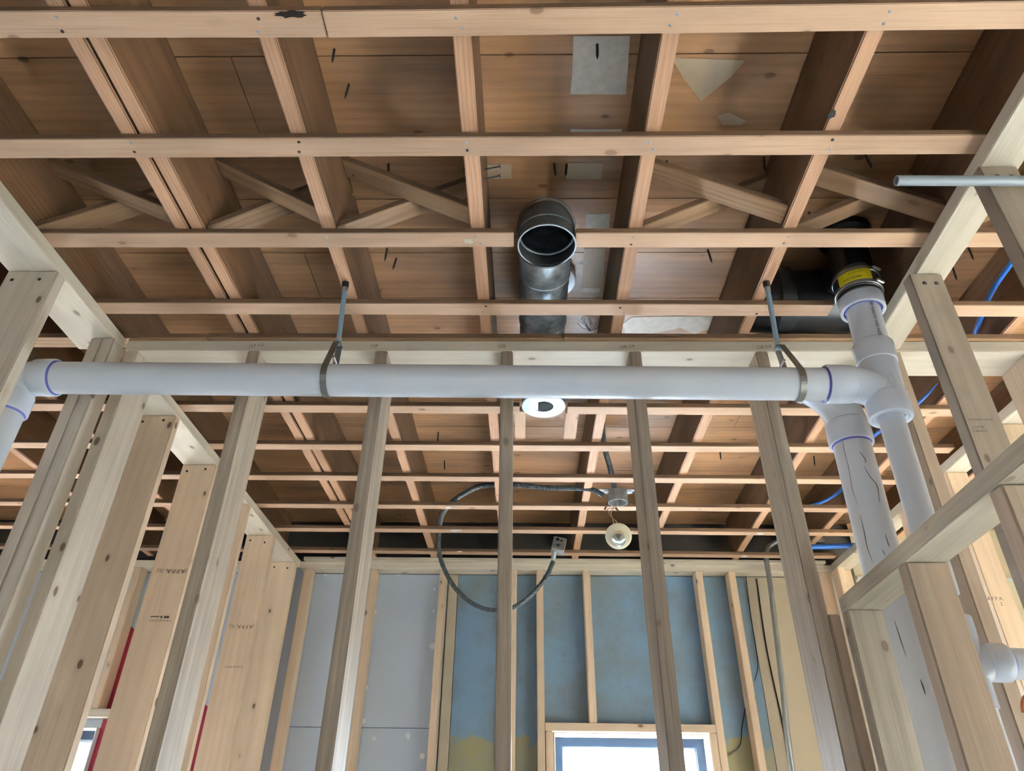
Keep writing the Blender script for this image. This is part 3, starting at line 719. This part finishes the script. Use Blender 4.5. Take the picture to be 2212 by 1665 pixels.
# riser with print, ring, rubber coupling
rp = cyl('riser_pipe', at(1.15), at(1.34), R3, M['pvc'], dr, 48)
text('ASTM F891-24 PPFA 08251302', at(1.235) + V((.004, -.0462, .006)), (.04, 0, 1), (-1, 0, 0), .0125, M['ink'], rp, 'pipe_marking')
br = lathe_obj('bushing', at(1.345), at(1.285), [(0, .054), (.01, .060), (.05, .061), (.058, .060), (.060, .0575), (.060, .052), (.048, .050), (.048, R3+.002)], M['hub'], dr, 56)
lathe_obj('primer_ring', at(1.297), at(1.28), [(0, R3+.0050), (.009, R3+.0035), (.009, R3+.0005)], M['primer'], br, 48)['label'] = 'purple primer ring'
cpl = lathe_obj('coupling', at(1.325), at(1.42), [(0, .0595), (.003, .0625), (.092, .0625), (.095, .060)], M['rubber'], dr, 56)
cpl['label'] = 'black rubber coupling with steel band'
lathe_obj('shield_band', at(1.338), at(1.42), [(0, .0628), (.001, .0640), (.020, .0640), (.022, .0632), (.050, .0632), (.052, .0640), (.071, .0640), (.072, .0628)], M['band'], cpl, 56)
for zc in (1.350, 1.398):
    cb = lathe_obj('band_clamp', at(zc-.006), at(zc+.006), [(0, .0640), (.0008, .0653), (.0112, .0653), (.012, .0640)], M['steel'], cpl, 56)
    p = at(zc) + V((.036, -.060, 0)); cyl('clamp_screw', p - V((.012, .006, 0)), p + V((.012, .006, .0)), .0052, M['steel'], cb, 8, .001)
# yellow label wrapped on the band
bm = bmesh.new(); r0 = .0660; vs = []
for i in range(17):
    a_ = math.radians(-160 + i*5.2); row = []
    for zz in (1.356, 1.394): row.append(bm.verts.new(at(zz) + V((r0*math.cos(a_), r0*math.sin(a_), 0))))
    for zz in (1.356, 1.394): row.append(bm.verts.new(at(zz) + V(((r0-.0006)*math.cos(a_), (r0-.0006)*math.sin(a_), 0))))
    vs.append(row)
for p, q in zip(vs, vs[1:]):
    bm.faces.new((p[0], q[0], q[1], p[1])); bm.faces.new((p[2], p[3], q[3], q[2])); bm.faces.new((p[0], p[2], q[2], q[0])); bm.faces.new((p[1], q[1], q[3], p[3]))
yl = bm_obj('brand_label', bm, M['yellow'], cpl, at(1.37), True); yl['label'] = 'yellow label with upside-down lettering'
a_ = math.radians(-124)
for i, ch in enumerate('PROFLEX'):                          # letters follow the curve, printed upside down
    a2 = math.radians(-104 - i*6.3); n_ = V((math.cos(a2), math.sin(a2), 0)); t_ = V((math.sin(a2), -math.cos(a2), 0))
    text(ch, at(1.367) + n_*.0667, t_, (0, 0, -1), .0125, M['ink'], yl, 'letter')
for i, ch in enumerate('3000 SERIES'):
    a2 = math.radians(-98 - i*3.2); n_ = V((math.cos(a2), math.sin(a2), 0)); t_ = V((math.sin(a2), -math.cos(a2), 0))
    text(ch, at(1.383) + n_*.0667, t_, (0, 0, -1), .0055, M['ink'], yl, 'letter')
# reducer and thin pipe below the tee
lathe_obj('reducer', at(.955), at(.934), [(0, .044), (.018, .0435), (.0235, .042), (.0235, .037), (.018, .036), (.018, R2+.001)], M['hub'], dr, 48)
B0, B1 = at(.95), V((.9375, PY, H+.475))
cyl('thin_pipe', B0, B1, R2, M['pvc'], dr, 40)
wy = lathe_obj('wye', (.936, PY, H+.24), (.9375, PY, H+.42), [(0, .0365), (.12, .0365), (.16, .0368), (.176, .0365)], M['hub'], dr, 44)
hub('socket', (.9365, PY, H+.37), (.9375, PY, H+.425), .0395, R2, wy, False)
tube_obj('branch', [V((.935, PY, H+.305)), V((.955, PY-.003, H+.322)), V((.975, PY-.005, H+.330)), V((.99, PY-.006, H+.331))], .0360, M['hub'], wy, 40)
hub('socket', (.972, PY-.005, H+.331), (1.0185, PY-.007, H+.3305), .0392, R2, wy)
cyl('branch_pipe', (1.00, PY-.006, H+.3305), (1.60, PY-.03, H+.300), R2, M['pvc'], dr, 44)
cyl('drop_pipe', (.936, PY, H+.25), (.935, PY, .1), R2, M['pvc'], dr, 44)

# black vent stack above the coupling
st = empty('vent_stack', at(1.41), 'black plastic vent stack with a wide side branch, above the yellow labelled coupling', 'vent pipe')
topz = 1.592
cyl('stack_pipe', at(1.4206), at(topz), .0570, M['black'], st, 48)
lathe_obj('roof_collar', at(1.565), at(topz), [(0, .060), (.006, .076), (.026, .080)], M['black'], st, 40)
lathe_obj('side_branch', (.722, 1.775, H+1.475), (1.05, 1.775, H+1.475), [(0, .098), (.06, .104), (.07, .113), (.115, .113), (.122, .104), (.33, .104)], M['black'], st, 48)
tube_obj('saddle', [at(1.47), at(1.47) + V((-.01, .06, 0)), V((.95, 1.72, H+1.475))], .044, M['black'], st, 24)

# thick white pipe behind the front wall
Q = lambda px, py: U(px, py, y=2.02)
q0, q1 = Q(1842, 968), Q(2003, 1600); qd = (q1-q0)/(q1.z-q0.z)
ql = lambda z: q0 + qd*(z+H-q0.z)
tp = empty('drain_pipe', ql(-1.3), 'thick white vertical drain pipe with ink scribbles behind the front wall', 'drain pipe')
thick = cyl('vertical_pipe', ql(-1.3), ql(1.15), .0572, M['pvc'], tp, 48)
ec = ql(1.268)
e2 = tube_obj('elbow', bend(ec, (0, 0, -1), (-.90, .0, .43), .125), .0625, M['hub'], tp, 40)
hub('socket', ql(1.165), ql(1.085), .0680, .0572, e2)
d2 = V((-.90, 0, .43)); hub('socket', ec + d2*.100, ec + d2*.165, .0680, .0575, e2, False)
# ink scribbles on the pipe
def scribble(pts, parent, r=.0012):
    cc = []
    for px, py in pts:
        d = (FW + RT*((px-1106)/F_PX) - UP*((py-832.5)/F_PX)).normalized(); o_ = V((0, 0, H))
        w0 = o_ - q0; dd = d - qd*(d.dot(qd)/qd.dot(qd)); ww = w0 - qd*(w0.dot(qd)/qd.dot(qd))
        A_, B_, C_ = dd.dot(dd), dd.dot(ww), ww.dot(ww) - .0573**2; disc = B_*B_ - A_*C_
        if disc < 0: continue
        cc.append(o_ + d*((-B_ - math.sqrt(disc))/A_))
    if len(cc) > 1:
        n_ = len(cc); bm = bmesh.new(); sweep(bm, spline(cc, 4), lambda i: r*(.35 + .65*math.sin(3.1416*i/((n_-1)*4))), 6)
        bm_obj('scribble', bm, M['ink'], parent, cc[0])
scribble([(1830, 1000), (1834, 1015), (1842, 1060), (1853, 1090)], thick, .0007); scribble([(1867, 1008), (1880, 1030), (1895, 1050), (1900, 1085)], thick)
scribble([(1858, 1112), (1866, 1145), (1873, 1180), (1885, 1215)], thick); scribble([(1912, 1152), (1918, 1172), (1922, 1182)], thick)
scribble([(1905, 1185), (1912, 1200)], thick, .001); scribble([(1932, 1340), (1945, 1380), (1958, 1420)], thick); scribble([(1988, 1467), (1994, 1483), (1999, 1500)], thick, .002)
scribble([(1820, 945), (1823, 970), (1834, 1010)], thick, .0008); scribble([(1856, 975), (1868, 990), (1870, 1000)], thick, .0012)

# ------------------------------------------------------------------ pipe hangers
def hanger(k, xpipe, label, lean):
    yb = 1.545; xt = joist_x(k, yb)
    top = V((xt, yb, ZS1)); c = A0 + (A1-A0)*((xpipe-A0.x)/(A1.x-A0.x)); sz = c.z + .125
    e = empty('pipe_hanger', c + V((0, 0, .12)), label, 'pipe hanger', 'clevis hangers on the drain pipe')
    b = V((c.x + lean, PY-.005, sz))
    d = (top-b).normalized()
    rod = cyl('threaded_rod', b - d*.012, top - d*.030, .0070, M['zinc'], e, 14)
    cyl('rod_coupling', top - d*.032, top - d*.018, .0088, M['steel'], e, 6); cyl('anchor_nut', top - d*.018, top - d*.0005, .0100, M['iron'], e, 12)
    cyl('nut', b + d*.004, b + d*.014, .0085, M['steel'], e, 6)
    # clevis: one strap looping under the pipe with straight shoulders meeting at the rod
    w = .017; pts = []
    for i in range(25):
        a_ = math.radians(200 + i*140/24) if False else math.radians(158 + i*224/24)
        pts.append((PY + (R3+.0016)*math.cos(a_), c.z + (R3+.0016)*math.sin(a_)))
    pts = [(PY - .014, sz-.006), (PY - .030, c.z + .062)] + pts + [(PY + .030, c.z + .062), (PY + .014, sz-.006)]
    bm = bmesh.new(); rows = []
    for i, (yy, zz) in enumerate(pts):
        p0 = pts[max(i-1, 0)]; p1 = pts[min(i+1, len(pts)-1)]; ty, tz = p1[0]-p0[0], p1[1]-p0[1]; l = math.hypot(ty, tz); ny, nz = tz/l, -ty/l
        f = max(0, (zz-c.z-.02)/(sz-c.z)); xo = c.x + lean*f
        rows.append([bm.verts.new((xo+sx*w/2, yy+ny*k_, zz+nz*k_)) for sx, k_ in ((-1, 0), (1, 0), (1, .0022), (-1, .0022))])
    for p, q in zip(rows, rows[1:]):
        for i in range(4): bm.faces.new((p[i], p[(i+1) % 4], q[(i+1) % 4], q[i]))
    bm.faces.new(rows[0][::-1]); bm.faces.new(rows[-1])
    bm_obj('clevis_strap', bm, M['strap'], e, c)
    yk = box_obj('clevis_yoke', (b.x-w/2, PY-.016, sz-.008), (b.x+w/2, PY+.016, sz-.004), M['strap'], e, .001)
    cyl('cross_bolt', (b.x, PY-.024, c.z+.062), (b.x, PY+.024, c.z+.062), .0038, M['steel'], e, 10)
hanger(5, U(708, 820, y=PY).x, 'left pipe hanger with bluish rod around the long white pipe', .012)
hanger(8, U(1722, 828, y=PY).x, 'right pipe hanger near the white tee', -.03)

# ------------------------------------------------------------------ exhaust duct
DX = .056; DR = .0775; ym, yc = 1.372, 2.142; zr = H+1.458
du = empty('exhaust_duct', (DX, ym, H+1.335), 'galvanised metal duct with an open mouth facing down and a capped far end', 'duct')
bm = bmesh.new()                                            # front elbow, open below: double skin
out_pts = [V((DX, ym, H+1.334)), V((DX, ym, H+1.352))] + bend((DX, ym+.01, zr), (0, 0, -1), (0, 1, 0), .098, 5) + [V((DX, ym+.14, zr))]
n_ = 48
sweep(bm, out_pts, DR, n_, False)
bm_obj('front_elbow', bm, M['duct_dark'], du, V((DX, ym, H+1.334)), True)
bm = bmesh.new(); sweep(bm, out_pts, DR-.002, n_, False); bm_obj('inner_skin', bm, M['duct_dark'], du, V((DX, ym, H+1.334)), True)
lathe_obj('rim', (DX, ym, H+1.333), (DX, ym, H+1.40), [(0, DR-.0025), (0, DR+.0012), (.003, DR+.0012), (.003, DR-.0025)], M['galvcap'], du, n_, True)
lathe_obj('bead', (DX, ym, H+1.372), (DX, ym, H+1.40), [(0, DR-.0018), (.002, DR-.006), (.004, DR-.0018)], M['galv'], du, n_, True)
lathe_obj('elbow_seam', (DX, ym+.02, H+1.425), (DX, ym+.055, H+1.50), [(0, DR+.0005), (.002, DR+.0035), (.006, DR+.0035), (.008, DR+.0005)], M['duct_dark'], du, n_, True)
lathe_obj('duct_run', (DX, ym+.135, zr), (DX, yc-.09, zr), [(0, DR-.001), (.10, DR-.001), (.102, DR+.002), (.106, DR+.002), (.108, DR-.001), (.33, DR-.001), (.332, DR+.0015), (.336, DR-.002), (.545, DR-.002)], M['galv'], du, n_)
bm = bmesh.new(); sweep(bm, [V((DX, yc-.10, zr))] + bend((DX+.006, yc, zr), (0, -1, 0), (0, 0, -1), .092, 5) + [V((DX+.008, yc, H+1.302))], DR-.002, n_, True)
bm_obj('rear_elbow', bm, M['galv'], du, V((DX, yc, zr)), True)
cap = lathe_obj('end_cap', (DX+.008, yc, H+1.318), (DX+.008, yc, H+1.20), [(0, DR), (.016, DR+.001), (.0185, DR-.001), (.0185, .036), (.015, .034)], M['galvcap'], du, n_)
lathe_obj('cap_hole', (DX+.008, yc, H+1.3022), (DX+.008, yc, H+1.29), [(0, .035), (.0008, .035)], M['void'], cap, 32)  # black disc, the dark of the hole put into its colour
# white closet flange under the boards
cf = U(1184, 606, z=1.575)
tag(lathe_obj('closet_flange', cf + V((0, 0, .018)), cf - V((0, 0, .1)), [(0, .05), (.001, .093), (.012, .094), (.024, .090), (.026, .070), (.055, .058)], M['hub'], None, 44), 'white round pipe flange on the boards half hidden by the duct', 'pipe flange')
# hanging lint below the boards, right of the duct
lt = U(1275, 715, z=1.56)
bm = bmesh.new(); rg = random.Random(4)
for i in range(16):
    e_ = lt + V((rg.uniform(-.05, .05), rg.uniform(-.05, .02), .033)); mid = (lt+e_)/2 + V((rg.uniform(-.012, .012), 0, -.004))
    sweep(bm, spline([lt + V((rg.uniform(-.004, .004), 0, 0)), mid, e_], 4), .0007, 4)
tag(bm_obj('lint_tuft', bm, M['pencil'], None, lt), 'dusty tuft of lint hanging from the boards right of the duct', 'lint', kind='stuff')

# ------------------------------------------------------------------ electrical
def flexpipe(name, pts, r, label, parent=None):
    P = evenly(spline(pts, 16), .0016)
    bm = bmesh.new(); sweep(bm, P, lambda i: r*(1.0 if i % 4 < 2 else .82), 14)
    o = bm_obj(name, bm, M['flex'], parent, V(pts[0]), True)
    return o
ob = U(1333, 1056, y=2.985); ob.z = H+1.338
lb = empty('light_box', ob, 'round zinc ceiling light box hanging between two strips, wires coming out', 'electrical box')
bm = bmesh.new()
def octo(r, z): return [bm.verts.new(ob + V((r*math.cos(math.radians(22.5+45*k)), r*math.sin(math.radians(22.5+45*k)), z))) for k in range(8)]
o1, o2, o3, o4 = octo(.046, .018), octo(.046, -.038), octo(.0435, -.038), octo(.0435, .012)
for p, q in ((o1, o2), (o2, o3), (o3, o4)):
    for k in range(8): bm.faces.new((p[k], p[(k+1) % 8], q[(k+1) % 8], q[k]))
bm.faces.new(o1); bm.faces.new(o4)
bm_obj('box_body', bm, M['box'], lb, ob)
for sx in (-1, 1):
    lathe_obj('mounting_ear', ob + V((sx*.052, -.01, .012)), ob + V((sx*.052, -.01, -.1)), [(0, .016), (.003, .016)], M['steel'], lb, 16)
for ang in (247.5, 292.5):
    n_ = V((math.cos(math.radians(ang)), math.sin(math.radians(ang)), 0)); lathe_obj('knockout', ob + n_*.0424 + V((0, 0, -.008)), ob + n_*.06 + V((0, 0, -.008)), [(0, .009), (.001, .009)], M['strap'], lb, 16)
lumber('hanger_bar', ob + V((-.085, .0, .026)), ob + V((.085, 0, .026)), (0, 1, 0), .02, .004, M['steel'], 0, parent=lb)
lh = U(1336, 1158, y=2.965)
hd = V((-.12, -.80, -.55)).normalized()
kl = empty('lamp_holder', lh, 'cream lamp holder with a clear bulb dangling from two wires', 'lamp holder')
lathe_obj('holder_dish', lh - hd*.012, lh + hd, [(0, .050), (.006, .0575), (.012, .058), (.0165, .052), (.019, .045), (.0195, .028), (.035, .025), (.040, .021), (.040, .017)], M['cream'], kl, 44)
x_, y_ = frame_of(hd)
up_ = (V((0, 0, 1)) - hd*hd.z).normalized(); rt_ = up_.cross(hd) * -1
for du_, dv_ in ((-.008, .034), (-.020, .028), (-.012, .022), (-.001, .027)):
    c = lh + rt_*du_ + up_*dv_ + hd*.0055; lathe_obj('socket_slot', c, c + hd, [(0, .0024), (.0008, .0024)], M['void'], kl, 8)  # flat discs whose black carries the shade inside the slots
c = lh + rt_*.021 + up_*.030 + hd*.005; b3 = bmesh.new(); box(b3, (-.004, -.010, 0), (.004, .010, .001))
bmesh.ops.transform(b3, matrix=Matrix.Translation(c) @ Matrix((rt_, up_, hd)).transposed().to_4x4() @ Matrix.Rotation(-.5, 4, 'Z'), verts=b3.verts); bm_obj('pull_switch', b3, M['void'], kl, c)
bc = lh + hd*.030
lathe_obj('bulb', bc, bc + hd, [(0, .012), (.008, .0125), (.018, .018), (.030, .0265), (.044, .030), (.058, .0265), (.067, .017), (.0715, .006), (.072, 0.0)], M['glass'], kl, 32)
lathe_obj('bulb_stem', bc, bc + hd, [(0, .010), (.010, .006), (.026, .004), (.034, .0035)], M['box'], kl, 12)
w0 = ob + V((-.012, -.02, -.030))
for i, pts in enumerate(([w0, w0 + V((-.004, 0, -.04)), U(1313, 1100, y=2.97), U(1320, 1115, y=2.965), U(1331, 1126, y=2.96), lh + V((.0, .012, .055))],
                         [w0 + V((.008, 0, 0)), U(1324, 1098, y=2.97), U(1320, 1108, y=2.97), U(1324, 1122, y=2.96), lh + V((-.015, .012, .052))])):
    tube_obj('wire', spline(pts, 8), .0019, M['wire'], kl, 8)
for px, py, dx in ((1310, 1094, -.010), (1330, 1096, .010)):
    c = U(px, py, y=2.968); cyl('wire_nut', c, c + V((dx, 0, -.016)), .0042, M['redcap'], kl, 10, .001)
# conduit runs
c1 = [ob + V((-.066, -.03, -.015)), U(1270, 1056, z=1.362), U(1180, 1053, z=1.372), U(1100, 1046, z=1.385), U(1040, 1050, z=1.385), U(1003, 1066, z=1.385), U(975, 1086, z=1.38), U(955, 1112, z=1.37), U(949, 1150, y=3.56), U(948, 1185, y=3.58), U(958, 1225, y=3.59), U(985, 1272, y=3.6), U(1022, 1304, y=3.6), U(1065, 1318, y=3.6), U(1112, 1310, y=3.6), U(1150, 1282, y=3.6), U(1180, 1245, y=3.6), U(1195, 1212, y=3.6)]
tag(flexpipe('flexible_conduit', c1, .0125, ''), 'ribbed grey flexible conduit looping down from the light box to the square box', 'conduit', 'flexible conduits')
c2 = [U(1300, 905, z=1.50), U(1302, 940, z=1.47), U(1308, 975, z=1.44), U(1318, 1010, z=1.40), ob + V((-.012, .0, .043))]
tag(flexpipe('flexible_conduit', c2, .0125, ''), 'short ribbed conduit dropping along the joist into the light box', 'conduit', 'flexible conduits')
jb = U(1207, 1178, y=3.6)
je = empty('junction_box', jb, 'square zinc junction box hanging on the conduit loop', 'electrical box')
b3 = bmesh.new(); box(b3, (-.035, -.018, -.045), (.035, .022, .045)); bmesh.ops.bevel(b3, geom=b3.edges[:], offset=.003, segments=1, affect='EDGES')
rot = Matrix.Translation(jb) @ Matrix.Rotation(.22, 4, 'Y') @ Matrix.Rotation(-.35, 4, 'X')
bmesh.ops.transform(b3, matrix=rot, verts=b3.verts); bm_obj('box_body', b3, M['box'], je, jb)
for i, (u_, w_, r_) in enumerate(((-.012, .024, .009), (.010, .020, .006), (-.004, -.014, .010), (.022, -.02, .003), (-.024, -.02, .003))):
    c = rot @ V((u_, -.0182, w_)); n_ = (rot.to_3x3() @ V((0, -1, 0))); lathe_obj('knockout', c, c + n_, [(0, r_), (.0008, r_)], M['tar'] if i < 2 else M['strap'], je, 14)
cyl('conduit_connector', rot @ V((-.014, .0, -.043)), U(1195, 1208, y=3.6), .0135, M['box'], je, 16)
# bent steel conduit in front of the beige board
e0 = [U(1711, 1665, y=3.86), U(1690, 1480, y=3.86), U(1664, 1265, y=3.86), U(1658, 1225, y=3.86), U(1655, 1200, y=3.855), U(1662, 1180, y=3.85), U(1685, 1168, y=3.84), U(1720, 1164, y=3.835), U(1780, 1166, y=3.83)]
e0 = [V((e0[0].x - .05, 3.86, .3))] + e0
tag(tube_obj('steel_conduit', spline(e0, 8), .0145, M['emt']), 'bent steel conduit rising in front of the beige board', 'conduit')
g0, g1 = U(1936, 390, y=1.050), U(2330, 391, y=1.050)
bm = bmesh.new(); lathe(bm, g0, g1, [(0, .0085), (0, .0112), ((g1-g0).length, .0112)], 28, False); lathe(bm, g0 + V((.03, 0, 0)), g0, [(0, .0085), (.03, .0085)], 28, False)
bm2 = bm_obj('grey_conduit', bm, M['greypvc'], None, g0, True); tag(bm2, 'open grey plastic conduit stub in front of the right wall studs', 'conduit')
lathe_obj('bore', g0 + V((.022, 0, 0)), g1, [(0, .0084), (.001, .0084)], M['void'], bm2, 24)  # black disc paints the dark inside of the tube
# blue water pipes
bl = [U(2300, 470, z=1.43), U(2212, 540, z=1.42), U(2172, 585, z=1.42), U(2135, 645, z=1.42), U(2100, 735, z=1.42), U(2075, 780, z=1.42), U(2030, 828, z=1.42), U(1988, 868, z=1.425), U(1940, 905, z=1.44), U(1885, 945, z=1.45), U(1850, 1000, z=1.44), U(1815, 1060, z=1.42), U(1760, 1090, z=1.425), U(1700, 1100, z=1.43)]
tag(tube_obj('water_pipe', spline(bl, 8), .0078, M['pex'], None, 14), 'blue flexible water pipe curving over the right wall plates', 'water pipe')
tag(tube_obj('water_pipe', spline([U(1735, 1181, y=3.62), U(1790, 1180, y=3.62), U(1845, 1178, y=3.62)], 8), .0135, M['pex'], None, 14), 'straight blue water pipe in the dark gap by the far right corner', 'water pipe')
# thin wires on the far wall
tag(tube_obj('thin_wire', spline([U(1612, 1520, y=4.012), U(1603, 1570, y=4.012), U(1598, 1610, y=4.012), U(1575, 1632, y=4.012)], 8), .003, M['iron'], None, 8), 'thin black wire hanging on the blue wall right of the window', 'wire')
tag(tube_obj('thin_wire', spline([U(1611, 1245, y=4.012), U(1622, 1330, y=4.012), U(1633, 1400, y=4.012), U(1637, 1440, y=4.012), U(1630, 1470, y=4.012)], 8), .003, M['iron'], None, 8), 'thin black wire running down the beige board', 'wire')
tag(tube_obj('board_seam', spline([U(1634, 1250, y=4.018), U(1656, 1400, y=4.018), U(1690, 1560, y=4.018), U(1706, 1650, y=4.018)], 8), .004, M['tar'], None, 8), 'dark open seam in the beige board', 'seam')
# copper elbow by the right edge
cp = U(2214, 1506, y=1.62)
ce = empty('copper_elbow', cp, 'bright copper pipe elbow below the white branch pipe at the right edge', 'pipe fitting')
tube_obj('elbow_body', bend(cp, (1, 0, 0), (0, .2, -1), .03), .014, M['copper'], ce, 20); cyl('collar', cp + V((.022, 0, 0)), cp + V((.05, 0, 0)), .0165, M['copper'], ce, 20)
